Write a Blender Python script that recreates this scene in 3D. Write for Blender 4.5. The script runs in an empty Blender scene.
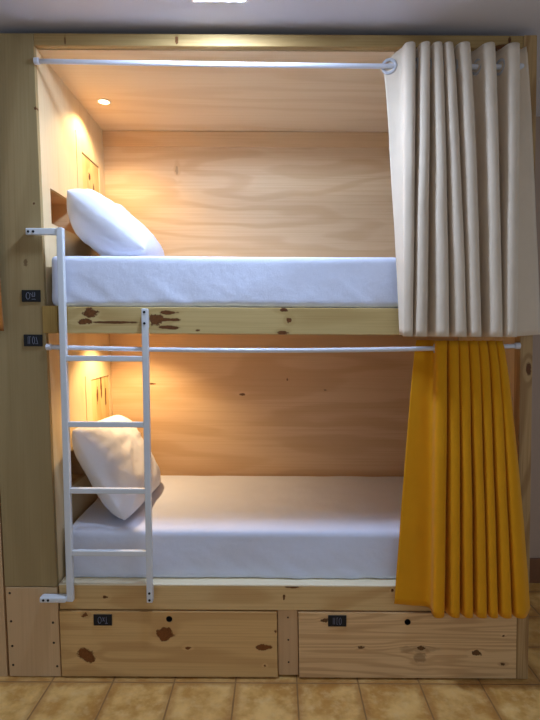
import bpy, bmesh, math, random
from mathutils import Vector, Matrix, noise

random.seed(7)
S = bpy.context.scene
COL = S.collection
EYE = 1.515            # camera height (m)
LEAN = 0.021           # the hand-built bunk stands slightly out of plumb

def lean(v):
    return Vector((v[0] - LEAN * (v[2] - EYE), v[1], v[2]))

# ------------------------------------------------------------------ materials
def srgb(r, g, b):
    f = lambda c: (c / 255 / 12.92) if c / 255 <= 0.04045 else ((c / 255 + 0.055) / 1.055) ** 2.4
    return (f(r), f(g), f(b), 1)

class NT:
    def __init__(s, name):
        s.m = bpy.data.materials.new(name); s.m.use_nodes = True
        s.t = s.m.node_tree; s.t.nodes.clear()
        s.out = s.n('ShaderNodeOutputMaterial'); s.b = s.n('ShaderNodeBsdfPrincipled')
        s.l(s.b.outputs[0], s.out.inputs[0])
    def n(s, k, **kw):
        q = s.t.nodes.new(k)
        for a, v in kw.items(): setattr(q, a, v)
        return q
    def l(s, a, b): s.t.links.new(a, b)
    def put(s, sock, v):
        if hasattr(v, 'default_value') or hasattr(v, 'links'): s.l(v, sock)
        else: sock.default_value = v
    def math(s, op, a, b=0.0, c=None, clamp=False):
        q = s.n('ShaderNodeMath', operation=op, use_clamp=clamp)
        s.put(q.inputs[0], a); s.put(q.inputs[1], b)
        if c is not None: s.put(q.inputs[2], c)
        return q.outputs[0]
    def mix(s, fac, a, b, mode='MIX'):
        q = s.n('ShaderNodeMix', data_type='RGBA', blend_type=mode)
        s.put(q.inputs[0], fac); s.put(q.inputs[6], a); s.put(q.inputs[7], b)
        return q.outputs[2]
    def pos(s): return s.n('ShaderNodeTexCoord').outputs['Object']
    def mapping(s, v, scale, loc=(0, 0, 0)):
        q = s.n('ShaderNodeMapping'); s.l(v, q.inputs[0])
        q.inputs['Scale'].default_value = scale; q.inputs['Location'].default_value = loc
        return q.outputs[0]
    def noise(s, v, scale, detail=3, rough=.5):
        q = s.n('ShaderNodeTexNoise'); s.l(v, q.inputs['Vector'])
        q.inputs['Scale'].default_value = scale; q.inputs['Detail'].default_value = detail
        q.inputs['Roughness'].default_value = rough
        return q.outputs[0]
    def ss(s, x, a, b):
        q = s.n('ShaderNodeMapRange', interpolation_type='SMOOTHSTEP')
        s.put(q.inputs[0], x); q.inputs[1].default_value = a; q.inputs[2].default_value = b
        return q.outputs[0]
    def bump(s, h, strength, dist):
        q = s.n('ShaderNodeBump'); s.l(h, q.inputs['Height'])
        q.inputs['Strength'].default_value = strength; q.inputs['Distance'].default_value = dist
        s.l(q.outputs[0], s.b.inputs['Normal'])

def wood(name, base, dark, axis='X', figure=10, amt=.5, streak=.35, seed=0, knots=(), rough=.55,
         broad=.0, broadcol=None, gscale=1.0, knotcol=(72, 40, 16), stretch=.16, plane=(1, 0), halo=.06):
    """pine / plywood: contour-line grain figure, fine streaks along the grain, knots at given places"""
    k = NT(name); P = k.pos()
    st = {'X': (stretch, 1, 1), 'Y': (1, stretch, 1), 'Z': (1, 1, stretch)}[axis]
    fs = {'X': (.012, 1, 1), 'Y': (1, .012, 1), 'Z': (1, 1, .012)}[axis]
    off = (seed * 3.1, seed * 1.7, seed * 2.3)
    n1 = k.noise(k.mapping(P, tuple(a * gscale for a in st), off), 3.2, 2.5, .45)
    h = n1
    kn = None
    for (cx, cz, rx, rz, s) in knots:
        v = k.n('ShaderNodeVectorMath', operation='SUBTRACT'); k.l(P, v.inputs[0]); v.inputs[1].default_value = (cx * plane[0], cx * plane[1], cz)
        w = k.n('ShaderNodeVectorMath', operation='MULTIPLY'); k.l(v.outputs[0], w.inputs[0]); w.inputs[1].default_value = (plane[0] / rx, plane[1] / rx, 1 / rz)
        L = k.n('ShaderNodeVectorMath', operation='LENGTH'); k.l(w.outputs[0], L.inputs[0])
        wob = k.noise(k.mapping(P, (1, 1, 1), (cx * 9, 0, cz * 7)), 1.0 / max(rx, rz), 4, .6)
        d = k.math('ADD', L.outputs['Value'], k.math('MULTIPLY', k.math('SUBTRACT', wob, .5), 2.3))
        core = k.math('MULTIPLY', k.math('SUBTRACT', 1.0, k.ss(d, .55, 1.25)), s)
        kn = core if kn is None else k.math('MAXIMUM', kn, core)
        bul = k.math('MULTIPLY', k.math('SUBTRACT', 1.0, k.ss(L.outputs['Value'], .2, 3.0)), halo)
        h = k.math('ADD', h, bul)
    ring = k.math('SINE', k.math('MULTIPLY', h, figure * 6.283))
    ring = k.ss(ring, -.2, 1.0)
    fine = k.noise(k.mapping(P, fs, off), 150, 3, .6)
    col = k.mix(k.math('MULTIPLY', ring, amt), srgb(*base), srgb(*dark))
    col = k.mix(k.math('MULTIPLY', k.ss(fine, .42, .72), streak), col, srgb(*dark))
    if broad:
        bn = k.noise(k.mapping(P, tuple(a * 1.2 for a in st), (off[1], off[0], 4)), 2.0, 2, .5)
        col = k.mix(k.math('MULTIPLY', k.ss(bn, .4, .7), broad), col, srgb(*(broadcol or dark)))
    if kn is not None:
        kr = k.math('MULTIPLY_ADD', kn, -.9, 1.15, clamp=True)
        kr = k.math('MULTIPLY', k.math('MULTIPLY', k.noise(P, 120, 3, .6), 1.3), k.math('SUBTRACT', 1.25, kr))
        col = k.mix(k.ss(kn, .05, .55), col, k.mix(kr, srgb(*knotcol), srgb(knotcol[0] + 56, knotcol[1] + 38, knotcol[2] + 20)))
    k.l(col, k.b.inputs['Base Color'])
    k.b.inputs['Roughness'].default_value = rough
    k.b.inputs['Specular IOR Level'].default_value = .25
    k.bump(fine, .12, .002)
    return k.m

def plain(name, rgb, rough=.5, metal=0, spec=.5, var=.06, scale=30, bump=0, bscale=200):
    k = NT(name); P = k.pos()
    n = k.noise(P, scale, 3, .55)
    c2 = tuple(max(0, x * (1 - var * 2)) for x in rgb)
    k.l(k.mix(n, srgb(*rgb), srgb(*c2)), k.b.inputs['Base Color'])
    k.b.inputs['Roughness'].default_value = rough; k.b.inputs['Metallic'].default_value = metal
    k.b.inputs['Specular IOR Level'].default_value = spec
    if bump: k.bump(k.noise(P, bscale, 3, .6), bump, .003)
    return k.m

def emit(name, rgb, strength):
    k = NT(name)
    k.b.inputs['Base Color'].default_value = srgb(*rgb)
    k.b.inputs['Emission Color'].default_value = srgb(*rgb)
    k.b.inputs['Emission Strength'].default_value = strength
    return k.m

def cloth(name, rgb, weave=900, bump=.15, transl=0.0, wrinkle=0, wscale=(6, 6, 3), var=.03):
    k = NT(name); P = k.pos()
    n = k.noise(P, 14, 3, .5)
    c2 = tuple(x * (1 - var * 2) for x in rgb)
    k.l(k.mix(n, srgb(*rgb), srgb(*c2)), k.b.inputs['Base Color'])
    k.b.inputs['Roughness'].default_value = .85
    k.b.inputs['Specular IOR Level'].default_value = .15
    k.b.inputs['Sheen Weight'].default_value = .08
    h = k.noise(P, weave, 1, .5)
    if wrinkle:
        w1 = k.noise(k.mapping(P, wscale), 3.0, 3, .55)
        h = k.math('ADD', k.math('MULTIPLY', h, .04), k.math('MULTIPLY', w1, wrinkle))
        k.bump(h, 1.0, .02)
    else: k.bump(h, bump, .002)
    if transl:
        t = k.n('ShaderNodeBsdfTranslucent'); t.inputs[0].default_value = srgb(*rgb)
        mx = k.n('ShaderNodeMixShader'); mx.inputs[0].default_value = transl
        k.l(k.b.outputs[0], mx.inputs[1]); k.l(t.outputs[0], mx.inputs[2]); k.l(mx.outputs[0], k.out.inputs[0])
    return k.m

# ------------------------------------------------------------------ object helpers
def tag(o, label=None, cat=None, group=None, kind=None):
    if label: o['label'] = label
    if cat: o['category'] = cat
    if group: o['group'] = group
    if kind: o['kind'] = kind
    return o

def link(name, bm, mat, parent=None, smooth=False):
    me = bpy.data.meshes.new(name)
    bmesh.ops.recalc_face_normals(bm, faces=bm.faces[:])
    bm.to_mesh(me); bm.free()
    if smooth:
        for p in me.polygons: p.use_smooth = True
    if mat: me.materials.append(mat)
    o = bpy.data.objects.new(name, me); COL.objects.link(o)
    if parent:
        o.parent = parent
        base = Vector(parent.location)
        g = parent.parent
        while g: base += Vector(g.location); g = g.parent
        o.location = -base         # meshes are laid out in room metres
    return o

def empty(name, loc, label, cat, group=None):
    o = bpy.data.objects.new(name, None); COL.objects.link(o)
    o.location = loc; o.empty_display_size = .1
    return tag(o, label, cat, group)

def box_into(bm, x0, x1, y0, y1, z0, z1, bev=.0025, tr=None, seg=2):
    t = bmesh.new()
    bmesh.ops.create_cube(t, size=1)
    for v in t.verts:
        v.co = Vector(((x0 + x1) / 2 + v.co.x * (x1 - x0), (y0 + y1) / 2 + v.co.y * (y1 - y0), (z0 + z1) / 2 + v.co.z * (z1 - z0)))
    if bev:
        bmesh.ops.bevel(t, geom=t.edges[:], offset=bev, segments=seg, affect='EDGES', profile=.5)
    if tr:
        for v in t.verts: v.co = tr(v.co)
    me = bpy.data.meshes.new('tmp'); t.to_mesh(me); t.free(); bm.from_mesh(me); bpy.data.meshes.remove(me)
    return bm

def box(x0, x1, y0, y1, z0, z1, bev=.0025, tr=None):
    return box_into(bmesh.new(), x0, x1, y0, y1, z0, z1, bev, tr)

def tube_into(bm, pts, r, seg=16, cap=True, tr=None):
    pts = [Vector(p) for p in pts]; rings = []
    for i, p in enumerate(pts):
        d = (pts[min(i + 1, len(pts) - 1)] - pts[max(i - 1, 0)]).normalized()
        a = d.orthogonal().normalized() if abs(d.z) > .9 else d.cross(Vector((0, 0, 1))).normalized()
        b = d.cross(a)
        rr = r[i] if isinstance(r, (list, tuple)) else r
        ring = []
        for j in range(seg):
            t = 2 * math.pi * j / seg
            c = p + (a * math.cos(t) + b * math.sin(t)) * rr
            ring.append(bm.verts.new(tr(c) if tr else c))
        rings.append(ring)
    for i in range(len(rings) - 1):
        for j in range(seg):
            bm.faces.new((rings[i][j], rings[i][(j + 1) % seg], rings[i + 1][(j + 1) % seg], rings[i + 1][j]))
    if cap:
        bm.faces.new(rings[0][::-1]); bm.faces.new(rings[-1])
    return bm

def torus_into(bm, c, nrm, R, r, seg=28, sub=8, sq=1.0):
    n = Vector(nrm).normalized(); a = n.orthogonal().normalized(); b = n.cross(a); c = Vector(c); rings = []
    for i in range(seg):
        t = 2 * math.pi * i / seg; d = a * math.cos(t) + b * math.sin(t)
        rings.append([bm.verts.new(c + d * (R + r * math.cos(2 * math.pi * j / sub)) + n * r * sq * math.sin(2 * math.pi * j / sub)) for j in range(sub)])
    for i in range(seg):
        for j in range(sub):
            bm.faces.new((rings[i][j], rings[(i + 1) % seg][j], rings[(i + 1) % seg][(j + 1) % sub], rings[i][(j + 1) % sub]))
    return bm

def disc_into(bm, c, nrm, r, h, seg=16, tr=None):
    """a low domed screw head"""
    n = Vector(nrm).normalized(); c = Vector(c)
    return tube_into(bm, [c, c + n * h * .7, c + n * h], [r, r, r * .55], seg, True, tr)

def grid_sheet(us, vs, holes, frame, thick, tr=None):
    """a flat panel cut into cells, given cells left out as openings; frame(u, v, w) -> xyz, w in [0, thick]"""
    bm = bmesh.new(); V = {}
    def vert(i, j, k):
        if (i, j, k) not in V:
            p = frame(us[i], vs[j], thick * k); V[i, j, k] = bm.verts.new(tr(p) if tr else p)
        return V[i, j, k]
    nu, nv = len(us) - 1, len(vs) - 1
    def solid(i, j):
        if not (0 <= i < nu and 0 <= j < nv): return False
        cu, cv = (us[i] + us[i + 1]) / 2, (vs[j] + vs[j + 1]) / 2
        return not any(a < cu < b and c < cv < d for a, b, c, d in holes)
    for i in range(nu):
        for j in range(nv):
            if not solid(i, j): continue
            for k in (0, 1):
                bm.faces.new([vert(i, j, k), vert(i + 1, j, k), vert(i + 1, j + 1, k), vert(i, j + 1, k)])
            for (di, dj, e) in ((-1, 0, ((0, 0), (0, 1))), (1, 0, ((1, 0), (1, 1))), (0, -1, ((0, 0), (1, 0))), (0, 1, ((0, 1), (1, 1)))):
                if not solid(i + di, j + dj):
                    (a, b), (c, d) = e
                    bm.faces.new([vert(i + a, j + b, 0), vert(i + c, j + d, 0), vert(i + c, j + d, 1), vert(i + a, j + b, 1)])
    return bm

def plate_with_hole(x0, x1, y0, y1, z0, z1, hx, hz, r, tr=None, seg=32):
    """a board with a round finger hole through it (front face at y0)"""
    bm = bmesh.new()
    corners = [math.atan2(z - hz, x - hx) % (2 * math.pi) for x in (x0, x1) for z in (z0, z1)]
    angs = sorted(set([2 * math.pi * i / seg for i in range(seg)] + corners))
    def rim(a):
        c, s = math.cos(a), math.sin(a); ts = []
        if c > 1e-9: ts.append((x1 - hx) / c)
        if c < -1e-9: ts.append((x0 - hx) / c)
        if s > 1e-9: ts.append((z1 - hz) / s)
        if s < -1e-9: ts.append((z0 - hz) / s)
        t = min(ts); return hx + c * t, hz + s * t
    L = []
    for a in angs:
        ox, oz = rim(a); ix, iz = hx + r * math.cos(a), hz + r * math.sin(a)
        mk = lambda p: bm.verts.new(tr(Vector(p)) if tr else Vector(p))
        L.append((mk((ix, y0, iz)), mk((ox, y0, oz)), mk((ox, y1, oz)), mk((ix, y1, iz))))
    n = len(L)
    for i in range(n):
        A, B = L[i], L[(i + 1) % n]
        for j in range(4):
            bm.faces.new((A[j], B[j], B[(j + 1) % 4], A[(j + 1) % 4]))
    return bm

def catmull(P, n):
    out = []
    for i in range(len(P) - 1):
        p0, p1, p2, p3 = P[max(i - 1, 0)], P[i], P[i + 1], P[min(i + 2, len(P) - 1)]
        for k in range(n):
            t = k / n
            out.append(tuple(.5 * (2 * b + (c - a) * t + (2 * a - 5 * b + 4 * c - d) * t * t + (-a + 3 * b - 3 * c + d) * t ** 3)
                             for a, b, c, d in zip(p0, p1, p2, p3)))
    out.append(tuple(P[-1]))
    return out

# ------------------------------------------------------------------ palette
PLY = (224, 196, 148); PLYD = (196, 158, 106)
M_ply_panel = wood('plywood_panel', (172, 150, 106), (142, 120, 78), 'Z', 5, .35, .35, 1, rough=.6, broad=.35, broadcol=(146, 124, 84),
                   knots=[(-.985, 2.40, .006, .006, .8), (-1.0, 2.02, .005, .005, .6), (-1.04, 1.78, .01, .016, .35)])
M_ply_low = wood('plywood_lower_panel', (214, 180, 136), (184, 146, 104), 'Z', 4, .3, .3, 2, rough=.6)
M_ply_back = wood('plywood_back', (226, 196, 154), (204, 164, 118), 'X', 7, .45, .4, 3, rough=.5, broad=.35, broadcol=(208, 168, 124), gscale=1.2, stretch=.2, knots=[(-.57, 2.40, .009, .026, .25)])
M_ply_back2 = wood('plywood_lower_back', (226, 192, 150), (202, 160, 114), 'X', 6, .45, .4, 5, rough=.5, broad=.4, broadcol=(204, 160, 116), gscale=1.1, stretch=.2, halo=.02,
                   knots=[(-.72, 1.19, .02, .006, .5), (-.2, 1.13, .02, .008, .45), (.06, 1.22, .006, .01, .4), (.28, 1.16, .012, .006, .35)])
M_ply_ceil = wood('plywood_ceiling', (228, 200, 158), (208, 172, 126), 'X', 6, .35, .3, 4, rough=.5, broad=.3, gscale=1.1)
M_ply_wall = wood('plywood_side', (228, 206, 164), (208, 176, 126), 'Z', 5, .35, .3, 6, rough=.55, broad=.25)
M_ply_tan = wood('plywood_tan', (222, 186, 140), (202, 158, 110), 'X', 5, .4, .4, 8)
M_hatch = wood('hatch', (232, 200, 140), (200, 150, 88), 'Z', 7, .5, .4, 9, plane=(0, 1), knots=[(.60, 1.15, .012, .05, .9), (.66, 1.20, .012, .07, .9), (.73, 1.12, .012, .06, .85), (.60, 2.30, .014, .02, .8), (.66, 2.24, .01, .03, .7)])
M_plank = wood('pine_plank', (174, 144, 92), (138, 106, 60), 'X', 7, .55, .5, 10, knots=[(-.41, 2.67, .006, .016, .8), (.905, 2.652, .028, .008, .9), (.93, 2.675, .006, .02, .6), (-.86, 2.668, .003, .016, .7)])
M_post = wood('pine_post', (186, 152, 104), (146, 110, 68), 'Z', 14, .7, .6, 11, knots=[(1.04, 1.98, .01, .02, .8), (1.05, 1.35, .012, .03, .5)])
M_ubrd = wood('pine_upper_board', (204, 178, 120), (174, 142, 84), 'X', 6, .5, .4, 12,
              knots=[(-.775, 1.576, .03, .018, .95), (-.80, 1.538, .028, .012, 1), (-.68, 1.536, .12, .007, .7), (-.505, 1.545, .03, .026, .95), (-.455, 1.578, .045, .008, .9), (-.46, 1.548, .055, .008, .9), (-.45, 1.516, .045, .007, .8),
                     (.049, 1.549, .011, .011, .9), (.024, 1.497, .024, .009, .9), (.03, 1.59, .02, .008, .6), (-.33, 1.505, .008, .005, .6)])
M_block = wood('pine_block', (196, 166, 96), (150, 112, 56), 'Z', 5, .5, .5, 13)
M_lbrd = wood('pine_lower_board', (216, 182, 126), (186, 142, 86), 'X', 9, .55, .45, 14,
              knots=[(-.733, .359, .012, .007, .7), (.069, .409, .03, .007, 1), (.035, .363, .005, .014, .8), (.50, .395, .006, .008, .7)])
M_dr1 = wood('pine_drawer_swirl', (216, 176, 116), (184, 138, 84), 'X', 9, .5, .4, 15, gscale=1.3, stretch=.1, halo=.05,
             knots=[(-.815, .104, .036, .030, .95), (-.477, .196, .036, .028, .9), (-.816, .283, .014, .010, .7), (-.054, .144, .034, .014, .85), (-.378, .138, .012, .006, .75),
                    (.0, .215, .005, .005, .8), (-.045, .06, .006, .006, .5)], knotcol=(84, 46, 18))
M_dr2 = wood('pine_drawer_lined', (224, 186, 134), (190, 146, 98), 'X', 17, .6, .5, 16, gscale=2.6, stretch=.035, halo=.03,
             knots=[(.369, .146, .013, .008, .9), (.629, .143, .018, .010, .9), (.867, .122, .017, .013, .9), (.98, .20, .007, .005, .6), (.21, .265, .016, .01, .6), (.98, .075, .012, .007, .5),
                    (.62, .10, .03, .03, .28), (.66, .14, .1, .016, .22), (.57, .14, .04, .02, .22)], knotcol=(70, 48, 28))
M_stile = wood('pine_stile', (208, 172, 128), (178, 140, 98), 'Z', 5, .3, .3, 17)
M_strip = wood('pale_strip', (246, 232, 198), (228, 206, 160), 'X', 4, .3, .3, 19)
M_dark = plain('dark_gap', (40, 32, 24), .9)
M_white = plain('white_paint', (222, 226, 230), .35, spec=.5, var=.02)
M_rod = plain('white_rod', (226, 228, 236), .3, var=.02)
M_eye = plain('eyelet_plastic', (205, 205, 210), .25, var=.02)
M_screw = plain('screw_steel', (70, 60, 48), .4, metal=.6)
M_bolt = plain('bolt_dark', (45, 48, 52), .4, metal=.7)
M_plate = plain('black_plastic', (8, 8, 10), .7, var=.05)
M_print = plain('grey_print', (112, 114, 130), .6, var=.1)
M_sheet = cloth('white_sheet', (224, 229, 246), 800, wrinkle=.16, wscale=(5, 3, 5), var=.01)
M_pill = cloth('white_pillowcase', (234, 234, 242), 800, wrinkle=.25, wscale=(5, 4, 5), var=.01)
M_beige = cloth('beige_cotton', (242, 224, 200), 1200, .15, transl=.10)
M_must = cloth('mustard_cotton', (238, 166, 24), 1200, .15, transl=.13)
M_orange = cloth('rust_cotton', (168, 104, 40), 1200, .15, transl=.1)
M_hem = cloth('hem_stitch', (186, 172, 152), 1200, .15)
M_rim = plain('lamp_rim', (236, 232, 224), .4, var=.02)

# ------------------------------------------------------------------ the room
k = NT('ceiling_paint'); P = k.pos()
k.l(k.mix(k.noise(P, 2.5, 2), srgb(216, 213, 218), srgb(208, 205, 210)), k.b.inputs['Base Color'])
k.b.inputs['Roughness'].default_value = .45; k.bump(k.noise(P, 60, 3), .05, .003); M_ceil = k.m

k = NT('wall_plaster'); P = k.pos()
k.l(k.mix(k.noise(P, 3, 3), srgb(184, 160, 142), srgb(170, 146, 128)), k.b.inputs['Base Color'])
k.b.inputs['Roughness'].default_value = .7; k.bump(k.noise(P, 90, 3), .1, .003); M_wall = k.m

def tile_material():
    k = NT('ochre_floor_tile'); P = k.pos()
    sp = k.n('ShaderNodeSeparateXYZ'); k.l(P, sp.inputs[0])
    T = .2625
    def edge(c, off):
        u = k.math('FRACT', k.math('DIVIDE', k.math('SUBTRACT', c, off), T))
        return k.math('SUBTRACT', .5, k.math('ABSOLUTE', k.math('SUBTRACT', u, .5)))
    def idx(c, off): return k.math('FLOOR', k.math('DIVIDE', k.math('SUBTRACT', c, off), T))
    X0, Y0 = .0925, -.031
    e = k.math('MINIMUM', edge(sp.outputs[0], X0), edge(sp.outputs[1], Y0))
    w = k.noise(P, 22, 3, .6)
    e2 = k.math('ADD', e, k.math('MULTIPLY', k.math('SUBTRACT', w, .5), .012))
    grout = k.math('SUBTRACT', 1.0, k.ss(e2, .006, .018))
    cb = k.n('ShaderNodeCombineXYZ'); k.l(idx(sp.outputs[0], X0), cb.inputs[0]); k.l(idx(sp.outputs[1], Y0), cb.inputs[1])
    wn = k.n('ShaderNodeTexWhiteNoise', noise_dimensions='2D'); k.l(cb.outputs[0], wn.inputs[0])
    n1 = k.noise(P, 6.5, 4, .62); n2 = k.noise(k.mapping(P, (1, 1, 1), (7, 3, 1)), 26, 4, .6)
    col = k.mix(k.ss(n1, .34, .66), srgb(244, 200, 122), srgb(198, 144, 68))
    col = k.mix(k.math('MULTIPLY', k.ss(n2, .45, .75), .5), col, srgb(238, 206, 148))
    col = k.mix(k.math('MULTIPLY', wn.outputs[0], .2), col, srgb(176, 126, 68))
    edgebrown = k.math('MULTIPLY', k.math('SUBTRACT', 1.0, k.ss(k.math('ADD', e2, k.math('MULTIPLY', k.math('SUBTRACT', n2, .5), .16)), .02, .15)), .5)
    col = k.mix(edgebrown, col, srgb(160, 104, 50))
    col = k.mix(grout, col, srgb(150, 112, 66))
    k.l(col, k.b.inputs['Base Color']); k.b.inputs['Roughness'].default_value = .42
    k.bump(k.ss(e2, .0, .03), .35, .004)
    return k.m
M_floor = tile_material()

def room(name, bm, m): return tag(link(name, bm, m), kind='structure')
room('floor', box(-3, 3, -3.2, 1.0, -.05, 0, 0), M_floor)
room('ceiling', box(-3, 3, -3.2, 1.0, 2.725, 2.78, 0), M_ceil)
room('wall_back', box(-3, 3, .87, .95, 0, 2.725, 0), M_wall)
M_base = plain('terracotta_skirting', (138, 92, 60), .4, var=.12, scale=12)
room('baseboard_back', box(1.10, 3, .856, .87, 0, .15, .003), M_base)

# ------------------------------------------------------------------ the bunk bed
W = .83                       # depth of the bunk
XL, XR, XO = -.9626, 1.010, 1.063
bunk = empty('bunk_bed', (0, .4, 0), 'built-in wooden double bunk with two drawers, standing against the back wall', 'bunk bed')
def part(name, bm, m, parent=None, label=None, smooth=False):
    o = link(name, bm, m, parent or bunk, smooth)
    if label: o['label'] = label
    return o
L = lean
# faces of the frame
part('front_panel', box(-1.186, XL, 0, .022, .403, 2.694, .002, L), M_ply_panel, label='tall olive-toned plywood panel left of the bunks')
fp = part('front_panel', box(-1.183, XL + .002, -.002, .020, .003, .400, .002, L), M_ply_low, label='short pinkish plywood panel at the foot of the left side')
for x, z in ((-1.165, .375), (-1.165, .25), (-1.165, .14), (-1.165, .055), (-.985, .245), (-.985, .155), (-.975, .05)):
    part('screw', disc_into(bmesh.new(), (x, -.0018, z), (0, -1, 0), .005, .0015, tr=L), M_screw, fp)
part('top_rail', box(XL + .0005, XR, 0, .03, 2.647, 2.695, .003, L), M_plank, label='long pine rail across the top')
part('post', box(XR, XO, -.004, .05, 0.004, 2.695, .003, L), M_post, label='rough pine post at the right end')
part('upper_bed_rail', box(XL + .052, XR, 0, .035, 1.489, 1.600, .003, L), M_ubrd, label='knotty pine board under the upper mattress')
part('rail_end_block', box(XL - .012, XL + .050, -.004, .034, 1.489, 1.603, .003, L), M_block, label='darker square end block')
part('lower_bed_rail', box(XL + .009, XR, -.001, .07, .304, .4095, .003, L), M_lbrd, label='pine board under the lower mattress')
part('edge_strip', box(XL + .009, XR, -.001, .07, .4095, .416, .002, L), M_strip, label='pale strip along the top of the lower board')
st = part('drawer_stile', box(-.018, .069, .004,   .03, .012, .303, .002, L), M_stile)
for z in (.27, .17, .07):
    part('screw', disc_into(bmesh.new(), (.027, .004, z), (0, -1, 0), .004, .0015, tr=L), M_screw, st)
# shell: side wall of the left end with niches, access hatches and joints
def side(u, v, w): return (XL - w, u, v)
vs = sorted({.0, .30, .665, .705, .781, .941, .955, 1.244, 1.27, 1.49, 1.60, 1.959, 2.109, 2.15, 2.392, 2.47, 2.66})
us = sorted({.022, .10, .14, .40, .41, .416, .424, .49, .50, .745, .79, W})
part('side_wall', grid_sheet(us, vs, [(.14, .40, .781, .941), (.10, .40, 1.959, 2.109), (.416, .424, 2.15, 2.47), (.416, .424, .955, 1.27),
                                      (.49, .745, 2.15, 2.392), (.50, .79, .955, 1.244)], side, .018, L), M_ply_wall, label='left end wall inside the bunks')
for (a, b, c, d) in ((.10, .40, 1.959, 2.109), (.14, .40, .781, .941)):
    bm = bmesh.new(); X = XL - .018; t = .012; dp = .12
    box_into(bm, X - dp - t, X - dp, a - t, b + t, c - t, d + t, .001, L)
    box_into(bm, X - dp, X, a - t, a, c - t, d + t, 0, L); box_into(bm, X - dp, X, b, b + t, c - t, d + t, 0, L)
    box_into(bm, X - dp, X, a, b, c - t, c, 0, L); box_into(bm, X - dp, X, a, b, d, d + t, 0, L)
    part('niche', bm, M_ply_tan, label='recessed shelf niche beside the pillow')
for (a, b, c, d) in ((.49, .745, 2.15, 2.392), (.50, .79, .955, 1.244)):
    g = .004
    part('access_hatch', box(XL - .015, XL - .005, a + g, b - g, c + g, d - g, .002, L), M_hatch, label='square access hatch in the left end wall')
    part('hatch_backing', box(XL - .03, XL - .018, a - .03, b + .03, c - .03, d + .03, 0, L), M_dark, label='dark backing behind the hatch gap')
for (c, d) in ((2.15, 2.47), (.955, 1.27)):
    part('joint_backing', box(XL - .024, XL - .0185, .405, .435, c - .01, d + .01, 0, L), M_dark, label='dark backing behind the wall joint')
part('outer_side', box(XL - .215, XL - .195, .03, W, .0, 2.66, .002, L), M_ply_wall)
# back panels, decks, ceilings
part('back_panel', box(XL - .018, XO - .01, W, W + .018, 1.56, 2.66, .001, L), M_ply_back, label='warm plywood back of the upper bunk')
part('back_panel', box(XL - .018, XO - .01, W, W + .018, .0, 1.558, .001, L), M_ply_back2, label='warm plywood back of the lower bunk')
part('wall_strip', box(XL, XR + .03, W - .010, W, 2.530, 2.614, .001, L), M_ply_tan)  # thin, slightly darker wood strips near the top of each bunk's back
part('wall_strip', box(XL, XR + .03, W - .010, W, 1.398, 1.497, .001, L), M_ply_tan)
def ceil_frame(u, v, w): return (u, v, w)
def ceiling_sheet(z, lx, ly, y0, th, slope=0):
    return grid_sheet([XL, lx - .045, lx + .045, XR + .03], [y0, ly - .045, ly + .045, W], [],
                      lambda u, v, w: (u, v, z - slope * (v - ly) + w), th, L)
LU = (-.838, .475); LL = (-.785, .50)
part('bunk_ceiling', ceiling_sheet(2.629, *LU, .031, .015, .035), M_ply_ceil, label='plywood ceiling over the upper bunk')
part('bunk_ceiling', ceiling_sheet(1.512, *LL, .036, .015), M_ply_ceil, label='plywood ceiling over the lower bunk')
part('deck', box(XL, XR + .03, .036, W, 1.575, 1.600, .001, L), M_ply_ceil)
part('deck', box(XL + .0, XR + .04, .071, W, .385, .412, .001, L), M_ply_ceil)
part('side_wall', box(XR + .031, XR + .049, .051, W, 0, 2.66, .001, L), M_ply_wall, label='right end wall behind the curtains')
# drawers
for nm, x0, x1, hx, hz, m, lab in (('drawer', -.953, -.021, -.483, .267, M_dr1, 'left drawer with two big brown knots'),
                                   ('drawer', .072, 1.008, .540, .259, M_dr2, 'right drawer with close straight grain')):
    d = part(nm, plate_with_hole(x0, x1, -.008,   .016, .010, .298, hx, hz, .0135, L), m, label=lab)
    part('drawer_box', box(x0 + .02, x1 - .02, .03, .62, .03, .27, .001, L), M_dark, d)
    bm = tube_into(bmesh.new(), [(hx, -.0085, hz), (hx, .020, hz)], .0128, 24, False, L)
    part('finger_hole', tube_into(bm, [(hx, .019, hz), (hx, .021, hz)], .0128, 24, True, L), M_dark, d, 'black-lined round finger hole')
part('plinth', box(XL + .03, XR, .64, .66, 0, .30, 0, L), M_dark)

# the next bunk along, of which only an edge is in the picture
part2 = link('bed_panel', box(-1.60, -1.194, 0, .022, 0, 2.694, .002, L), M_ply_low)
tag(part2, 'edge of the neighbouring wooden bunk beyond a dark gap at the far left', 'panel')

# ------------------------------------------------------------------ ladder
lad = empty('bunk_ladder', (-.71, -.02, .36), 'white metal ladder with four rungs screwed to the front of the bunk', 'ladder')
LT = lambda v: Vector((v[0] - .008 * (v[2] - EYE), v[1], v[2]))
YF, YB = -.0315, -.0065
def lb(name, bm, m=M_white, parent=None, label=None):
    o = link(name, bm, m, parent or lad)
    if label: o['label'] = label
    return o
lb('side_rail', box(-.8955, -.8695, YF, YB, .352, 1.918, .003, LT))
lb('side_rail', box(-.5565, -.5315, YF, YB, .350, 1.592, .003, LT))
for z in (1.386, 1.111, .830, .562):
    lb('rung', box(-.870, -.556, YF + .002, YB - .002, z - .0115, z + .0115, .003, LT))
ua = lb('upper_arm', box(-1.022, -.895, YF + .004, YB - .004, 1.889, 1.916, .003, LT))
bm = box_into(bmesh.new(), -1.024, -.995, YB - .008, -.0008, 1.891, 1.914, .002, LT)
lb('mounting_foot', bm)
lf = lb('lower_arm', box(-1.006, -.895, YF - .012, YB + .002, .353, .377, .006, LT))
lb('mounting_foot', box(-1.004, -.975, YB - .004, -.0025, .356, .374, .002, LT))
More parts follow.
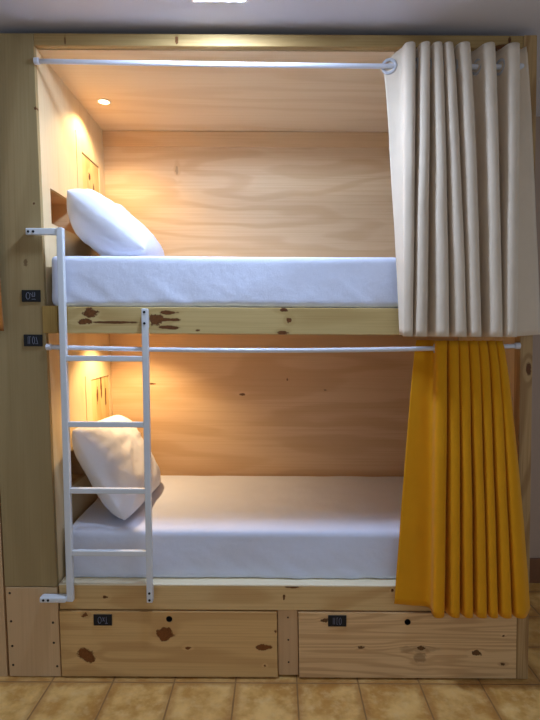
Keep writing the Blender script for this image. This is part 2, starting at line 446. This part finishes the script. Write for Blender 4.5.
bk = [lb('mounting_tab', box(-.556, -.532, YB - .001, -.0010, 1.515, 1.588, .001, LT)),
      lb('mounting_tab', box(-.556, -.532, YB - .001, -.0015, .353, .412, .001, LT))]
for x, y, z in ((-1.010, YF + .004, 1.902), (-.990, YF + .004, 1.902), (-.544, YF, 1.578), (-.544, YF, 1.532), (-.544, YF, .392), (-.544, YF, .362), (-.988, YF - .012, .366), (-.968, YF - .012, .366)):
    lb('screw', disc_into(bmesh.new(), (x, y, z), (0, -1, 0), .0052, .0025, tr=LT), M_bolt, None, 'dark screw head')

# ------------------------------------------------------------------ curtain rods
def rod(za, zb, zsag, label, x0, x1):
    r = empty('curtain_rod', ((x0 + x1) / 2, 0, (za + zb) / 2), label, 'curtain rod')
    pts = []
    for i in range(25):
        t = i / 24
        pts.append((x0 + (x1 - x0) * t, 0.0, za + (zb - za) * t - zsag * 4 * t * (1 - t)))
    link('pole', tube_into(bmesh.new(), pts, .0098, 16), M_rod, r, True)
    for x, z, s in ((x0, za, 1), (x1, zb, -1)):
        link('end_socket', tube_into(bmesh.new(), [(x - s * .002, 0, z), (x + s * .014, 0, z), (x + s * .018, 0, z)], [.0135, .0135, .0115], 20), M_rod, r)
    return lambda x: za + (zb - za) * (x - x0) / (x1 - x0) - zsag * 4 * ((x - x0) / (x1 - x0)) * (1 - (x - x0) / (x1 - x0))
xl = lambda z: XL - LEAN * (z - EYE); xr = lambda z: XR - LEAN * (z - EYE)
zu = rod(2.585, 2.572, .004, 'white curtain rod across the top of the upper bunk', xl(2.58) + .003, xr(2.58) - .003)
zl = rod(1.432, 1.447, .017, 'white curtain rod under the upper bed board, across the lower bunk', xl(1.44) + .003, xr(1.44) - .003)

# ------------------------------------------------------------------ curtains
def curtain(label, cat, T, B, ztop, zhem, mat, rodz, drift, nz=44, sub=5, eyelets=True, ripple=.004, seed=0, R=.0262, droop=()):
    """T, B: control points (x, y) of the cloth's folded path at the rod and at the hem"""
    base = empty('curtain', (sum(p[0] for p in B) / len(B), -.04, min(zhem(i, len(B)) for i in range(len(B)))), label, cat)
    n = len(B)
    bm = bmesh.new(); rows = []
    for r in range(nz + 1):
        t = r / nz; e = t ** drift
        P = []
        for i in range(n):
            x = T[i][0] + (B[i][0] - T[i][0]) * e; y = T[i][1] + (B[i][1] - T[i][1]) * e
            w = math.sin(math.pi * min(1, t * 1.1)) if t < .9 else .3
            q = noise.noise_vector(Vector((i * 1.7 + seed, t * 2.4, seed * 2.0)))
            x += q.x * ripple * w; y += q.y * ripple * .8 * w
            zt = ztop - (droop[i] if i < len(droop) else 0)
            z = zt + (zhem(i, n) - zt) * t
            P.append((x, y, z))
        rows.append([bm.verts.new(p) for p in catmull(P, sub)])
    # small random creases
    for r, row in enumerate(rows):
        for v in row:
            c = v.co
            q = noise.noise(Vector((c.x * 26 + seed, c.z * 7, c.y * 14)))
            v.co.y += q * .0022
    for r in range(nz):
        for j in range(len(rows[0]) - 1):
            bm.faces.new((rows[r][j], rows[r][j + 1], rows[r + 1][j + 1], rows[r + 1][j]))
    # eyelets where the folded cloth crosses the rod
    eyes = []
    rr = min(range(nz + 1), key=lambda r: abs(rows[r][len(rows[0]) // 2].co.z - rodz(rows[r][len(rows[0]) // 2].co.x)))
    row = [v.co.copy() for v in rows[rr]]
    for j in range(len(row) - 1):
        a, b = row[j], row[j + 1]
        if (a.y < 0) != (b.y < 0):
            t = a.y / (a.y - b.y); c = a.lerp(b, t); d = (row[min(j + 2, len(row) - 1)] - row[max(j - 1, 0)]); d.z = 0
            eyes.append((Vector((c.x, 0, rodz(c.x))), Vector((d.y, -d.x, 0)).normalized()))
    fab = link('fabric', bm, mat, base, True)
    md = fab.modifiers.new('cloth thickness', 'SOLIDIFY'); md.thickness = .0016; md.offset = 0
    if eyelets:
        for c, nv in eyes:
            b2 = torus_into(bmesh.new(), c, nv, R, R * .24, sq=.55)
            link('eyelet', b2, M_eye, base, True)
    return base

def folds(start, ridges, end, hw, ridge, valley, wide=()):
    """cloth path: flat start, then ridges of half-width hw towards the room with deep valleys between, then an end"""
    P = list(start)
    for i, x in enumerate(ridges):
        P += [(x - hw[i], ridge), (x + hw[i], ridge)]
        if i < len(ridges) - 1:
            a, b = x + hw[i], ridges[i + 1] - hw[i + 1]
            P += [(a + .30 * (b - a), valley), (a + .66 * (b - a), .35 * valley + .08 * ridge)] if i in wide else [((a + b) / 2, valley)]
    return P + list(end)
BT = folds([(.424, .010), (.463, .002), (.492, -.014)], [.521, .580, .628, .671, .733, .833, .930], [(.962, .004), (.988, -.02)],
           [.017, .0165, .0165, .0155, .020, .018, .019], -.045, .034, (4, 5))
BB = folds([(.500, -.04), (.503, -.065), (.505, -.085)], [.521, .573, .660, .732, .791, .873, .931], [(.962, -.035), (1.083, -.028)],
           [.017, .020, .022, .021, .020, .022, .020], -.100, -.028, (4, 5))
curtain('long beige eyelet curtain bunched at the right end of the upper bunk', 'curtain', BT, BB, 2.641,
        lambda i, n: 1.485 + (.010 if i == n - 1 else 0) + (.006 if i < 2 else 0), M_beige, zu, .8, seed=3, droop=(.07, .022, .004))
YT = folds([(.588, .026), (.620, .028), (.656, .026)], [.676, .724, .764, .805, .843, .880, .908], [(.929, -.016)],
           [.0200, .0185, .0175, .0175, .0165, .0145, .012], -.036, .024)
YB = folds([(.502, -.03), (.579, -.028), (.648, -.03)], [.676, .744, .800, .856, .904, .958, 1.014], [(1.076, -.036)],
           [.020, .016, .016, .017, .0145, .018, .019], -.086, -.028)
curtain('mustard yellow eyelet curtain bunched at the right end of the lower bunk', 'curtain', YT, YB, 1.468,
        lambda i, n: .326 + (.026 - .008 * i if i < 3 else 0) + (.012 if i == n - 1 else 0), M_must, zl, .75, seed=11, R=.016)
# curtain of the neighbouring bunk: just its corner shows at the left edge
NTp = [(-1.60 + .05 * i + (.0), (-.07 if i % 2 else -.02)) for i in range(10)] + [(-1.142, -.03)]
NBp = [(-1.60 + .05 * i + (.0), (-.08 if i % 2 else -.03)) for i in range(10)] + [(-1.121, -.03)]
curtain('rust-brown curtain corner of the neighbouring bunk at the left edge', 'curtain', NTp, NBp, 2.62,
        lambda i, n: 1.498, M_orange, zu, 3.0, eyelets=False, seed=21)

# ------------------------------------------------------------------ mattresses
def mattress(name, x0, x1, y0, y1, z0, z1, r, label, seed, dip=.0):
    bm = bmesh.new()
    nx, ny, nz = 110, 46, 16
    def ax(a, b, n, r):
        m = max(3, n // 8)
        e0 = [a + r * (1 - math.cos(math.pi / 2 * i / m)) for i in range(m)]
        e1 = [b - r * (1 - math.cos(math.pi / 2 * i / m)) for i in range(m)][::-1]
        mid = [a + r + (b - a - 2 * r) * i / n for i in range(n + 1)]
        return e0 + mid + e1
    xs, ys, zs = ax(x0, x1, nx, r), ax(y0, y1, ny, r), ax(z0, z1, nz, r)
    V = {}
    def vert(i, j, k):
        key = (i, j, k)
        if key in V: return V[key]
        p = Vector((xs[i], ys[j], zs[k]))
        c = Vector((min(max(p.x, x0 + r), x1 - r), min(max(p.y, y0 + r), y1 - r), min(max(p.z, z0 + r), z1 - r)))
        d = p - c
        if d.length > 1e-6:
            nn = d.normalized(); p = c + nn * r
        else: nn = Vector((0, 0, 1))
        w = noise.noise(Vector((p.x * 3 + seed, p.y * 5, p.z * 6))) * .004 + noise.noise(Vector((p.x * 9, p.y * 12 + seed, p.z * 9))) * .002
        # tucked creases fan up from the bottom edge of the front
        if k < len(zs) * .6 and nn.y < -.5:
            f = 1 - (p.z - z0) / (z1 - z0)
            w += .006 * f * f * noise.noise(Vector(((p.x + (p.z - z0) * 1.2) * 14, seed, p.z * 3)))
        p = p + nn * w
        p.z -= dip * (1 - (p.y - y0) / (y1 - y0)) * (p.z - z0) / (z1 - z0)   # the foam's front edge has softened
        p = L(p); V[key] = bm.verts.new(p); return V[key]
    X, Y, Z = len(xs) - 1, len(ys) - 1, len(zs) - 1
    for i in range(X):
        for j in range(Y):
            for k in (0, Z): bm.faces.new((vert(i, j, k), vert(i + 1, j, k), vert(i + 1, j + 1, k), vert(i, j + 1, k)))
    for i in range(X):
        for k in range(Z):
            for j in (0, Y): bm.faces.new((vert(i, j, k), vert(i + 1, j, k), vert(i + 1, j, k + 1), vert(i, j, k + 1)))
    for j in range(Y):
        for k in range(Z):
            for i in (0, X): bm.faces.new((vert(i, j, k), vert(i, j + 1, k), vert(i, j + 1, k + 1), vert(i, j, k + 1)))
    return tag(link(name, bm, M_sheet, None, True), label, 'mattress')
mattress('mattress', XL + .022, XR, .012, W - .012, 1.602, 1.812, .022, 'upper bunk mattress in a white fitted sheet', 1)
mattress('mattress', XL + .020, XR, .048, W - .012, .414, .662, .026, 'lower bunk mattress in a white fitted sheet, warmly lit', 5, .030)

# ------------------------------------------------------------------ pillows
def pillow(label, c, ux, vx, Lu, Lv, tf, tb, seed, floor, sag=0.0):
    """c centre; ux, vx unit axes of the pillow's plane; Lu, Lv half sizes; tf / tb thickness to front and back"""
    ux = Vector(ux).normalized(); vx = Vector(vx).normalized(); vx = (vx - ux * vx.dot(ux)).normalized()
    nz = ux.cross(vx).normalized()
    if nz.z < 0: nz = -nz
    bm = bmesh.new(); N = 48; top = {}; bot = {}
    def crease(a, b):
        q = Vector((a * 1.4 + b * .9 + seed, (b - a * .6) * 3.2, seed * .7)); w = noise.noise(q * .7) * .8
        return .017 * (.35 - abs(noise.noise(q + Vector((w, w, 0))))) + .007 * (.3 - abs(noise.noise(q * 2.3)))
    def rest(p):              # the soft pillow flattens where it meets the sheet and the wall
        if p.z < floor + .02: p.z = floor + .02 - .02 * (1 - math.exp((p.z - floor - .02) / .02))
        wx = XL - LEAN * (p.z - EYE) + .004
        if p.x < wx: p.x = wx
        return p
    for i in range(N + 1):
        for j in range(N + 1):
            a = math.sin((i / N * 2 - 1) * math.pi / 2); b = math.sin((j / N * 2 - 1) * math.pi / 2)
            pu = a * (1 - .04 * (1 - b * b) ** 1.0 * abs(a)); pv = b * (1 - .04 * (1 - a * a) * abs(b))
            rc = 1 - .055 * (a * b) ** 4; pu *= rc; pv *= rc
            th = ((1 - a ** 4) * (1 - b ** 4)) ** .62
            base = Vector(c) + ux * Lu * pu + vx * Lv * pv
            cr = noise.noise(Vector((a * 2.2 + seed, b * 2.2, seed))) * .004 + crease(a, b)
            # creases running in from the corners
            rad = math.hypot(abs(a) - 1, abs(b) - 1)
            cr += .006 * math.sin(math.atan2(1 - abs(b), 1 - abs(a)) * 9 + seed) * math.exp(-rad * 2.2)
            sg = Vector((0, 0, -sag)) * (1 - b) * .5 * (1 - abs(a) ** 2)
            f = th * (tf + cr); k = th * (tb - cr * .4)
            edge = i in (0, N) or j in (0, N)
            vt = bm.verts.new(rest(base + nz * f + sg))
            top[i, j] = vt
            bot[i, j] = vt if edge else bm.verts.new(rest(base - nz * k + sg))
    for i in range(N):
        for j in range(N):
            for G in (top, bot):
                q = [G[i, j], G[i + 1, j], G[i + 1, j + 1], G[i, j + 1]]
                try: bm.faces.new(q)
                except ValueError: pass
    o = link('pillow', bm, M_pill, None, True)
    tag(o, label, 'pillow')
    return o
pillow('white pillow leaning low against the left wall of the upper bunk', (-.765, .42, 1.970), (-.075, 1, -.03), (-.80, 0, .60), .325, .216, .10, .14, 2, 1.822, sag=.012)
pillow('white pillow standing steeply against the left wall of the lower bunk', (-.780, .40, .845), (.01, 1, -.06), (-.50, 0, .85), .33, .242, .10, .10, 6, .652)

# ------------------------------------------------------------------ bed plates
def plate(x, z, y, strokes, label, w=.079, h=.050):
    p = empty('number_plate', (x, y, z), label, 'plate')
    link('plate', box(x - w / 2, x + w / 2, y - .004, y, z - h / 2, z + h / 2, .0015), M_plate, p)
    bm = bmesh.new()
    for s in strokes:
        if s[0] == 'l':
            _, ax, az, bx, bz = s
            a = Vector((x + ax * w, y - .0042, z + az * h)); b = Vector((x + bx * w, y - .0042, z + bz * h))
            tube_into(bm, [a, b], .0015, 6)
        else:
            _, cx, cz, rx, rz = s
            pts = [Vector((x + (cx + rx * math.cos(t * math.pi / 10)) * w, y - .0042, z + (cz + rz * math.sin(t * math.pi / 10)) * h)) for t in range(21)]
            tube_into(bm, pts, .0015, 6, False)
    link('print', bm, M_print, p)['label'] = 'faint grey-blue characters'
    return p
px = -.0005
plate(-1.019, 1.643, px, [('o', -.16, .0, .10, .28), ('l', -.03, .24, .04, .05), ('l', .10, .3, .10, -.05), ('l', .20, .3, .20, -.05), ('l', .04, -.28, .24, -.28), ('l', .04, -.05, .20, -.05)],
      'small black plate with grey characters, higher of two on the left panel', .078, .049)
plate(-1.015, 1.459, px, [('l', -.26, .3, -.26, -.3), ('l', -.18, .3, -.18, -.3), ('l', -.26, .3, -.10, .3), ('o', .03, 0, .06, .30), ('l', .17, .3, .25, -.28), ('l', .13, -.28, .27, -.28)],
      'small black plate with grey characters, lower of two on the left panel', .078, .049)
plate(-.741, .263, -.0085, [('o', -.16, .0, .09, .28), ('l', .0, .25, .10, -.1), ('l', .10, .25, .0, -.1), ('l', .20, .3, .20, -.28), ('l', .14, -.28, .28, -.28)],
      'small black plate with grey characters on the left drawer', .079, .049)
plate(.264, .264, -.0085, [('l', -.22, .3, -.22, -.28), ('l', -.14, .3, -.14, -.28), ('l', -.02, .3, -.02, -.28), ('l', -.02, .3, .04, .3), ('l', -.02, -.28, .04, -.28), ('o', .16, 0, .06, .30)],
      'small black plate with grey characters on the right drawer', .079, .049)

# ------------------------------------------------------------------ lamps
M_lens_w = emit('warm_lens', (255, 214, 150), 9)
def downlight(x, y, z, label, power):
    d = empty('downlight', (x, y, z), label, 'lamp')
    c = L(Vector((x, y, z)))
    link('rim', torus_into(bmesh.new(), (c.x, c.y, c.z - .002), (0, 0, 1), .029, .004, sq=.6), M_rim, d, True)
    link('lens', tube_into(bmesh.new(), [(c.x, c.y, c.z - .003), (c.x, c.y, c.z + .0)], .0265, 28), M_lens_w, d)
    ld = bpy.data.lights.new('bulb', 'SPOT'); ld.energy = power; ld.color = (1, .70, .37); ld.spot_size = math.radians(132); ld.spot_blend = .6
    ld.shadow_soft_size = .022
    o = bpy.data.objects.new('bulb', ld); COL.objects.link(o); o.parent = d
    o.location = Vector((c.x, c.y, c.z - .008)) - Vector((x, y, z)); o.rotation_euler = (0, 0, 0)
    return d
downlight(*LU, 2.629, 'small round recessed downlight in the upper bunk ceiling', 24)
downlight(*LL, 1.512, 'small round recessed downlight in the lower bunk ceiling', 29)

cl = empty('ceiling_lamp', (-.218, -.275, 2.725), 'square cool white lamp on the room ceiling in front of the bunk', 'lamp')
link('lamp_frame', grid_sheet([-.320, -.311, -.125, -.116], [-.377, -.368, -.182, -.173], [(-.311, -.125, -.368, -.182)], lambda u, v, w: (u, v, 2.711 + w), .014), M_rim, cl)
link('diffuser', box(-.311, -.125, -.368, -.182, 2.713, 2.7249, 0), emit('cool_diffuser', (196, 219, 255), 232), cl)

w = bpy.data.worlds.new('room_light'); S.world = w; w.use_nodes = True
bg = w.node_tree.nodes['Background']; bg.inputs[0].default_value = (.72, .84, 1.0, 1); bg.inputs[1].default_value = .43

# ------------------------------------------------------------------ camera
cam = bpy.data.cameras.new('camera'); co = bpy.data.objects.new('camera', cam); COL.objects.link(co)
cam.sensor_fit = 'VERTICAL'; cam.sensor_height = 36; cam.lens = 36 * 520 / 720
cam.shift_x = -7 / 720
P_, R_ = math.radians(3.5), math.radians(.30)
fw = Vector((0, math.cos(P_), -math.sin(P_))); up0 = Vector((0, math.sin(P_), math.cos(P_))); r0 = Vector((1, 0, 0))
rt = math.cos(R_) * r0 + math.sin(R_) * up0; up = -math.sin(R_) * r0 + math.cos(R_) * up0
M = Matrix.Identity(4)
for i in range(3): M[i][0], M[i][1], M[i][2] = rt[i], up[i], -fw[i]
M.translation = Vector((0, -2.167, EYE)); co.matrix_world = M
cam.clip_start = .05; S.camera = co

S.view_settings.view_transform = 'Standard'; S.view_settings.look = 'None'
S.view_settings.gamma = 1; S.view_settings.use_curve_mapping = False
S.view_settings.exposure = 0.0
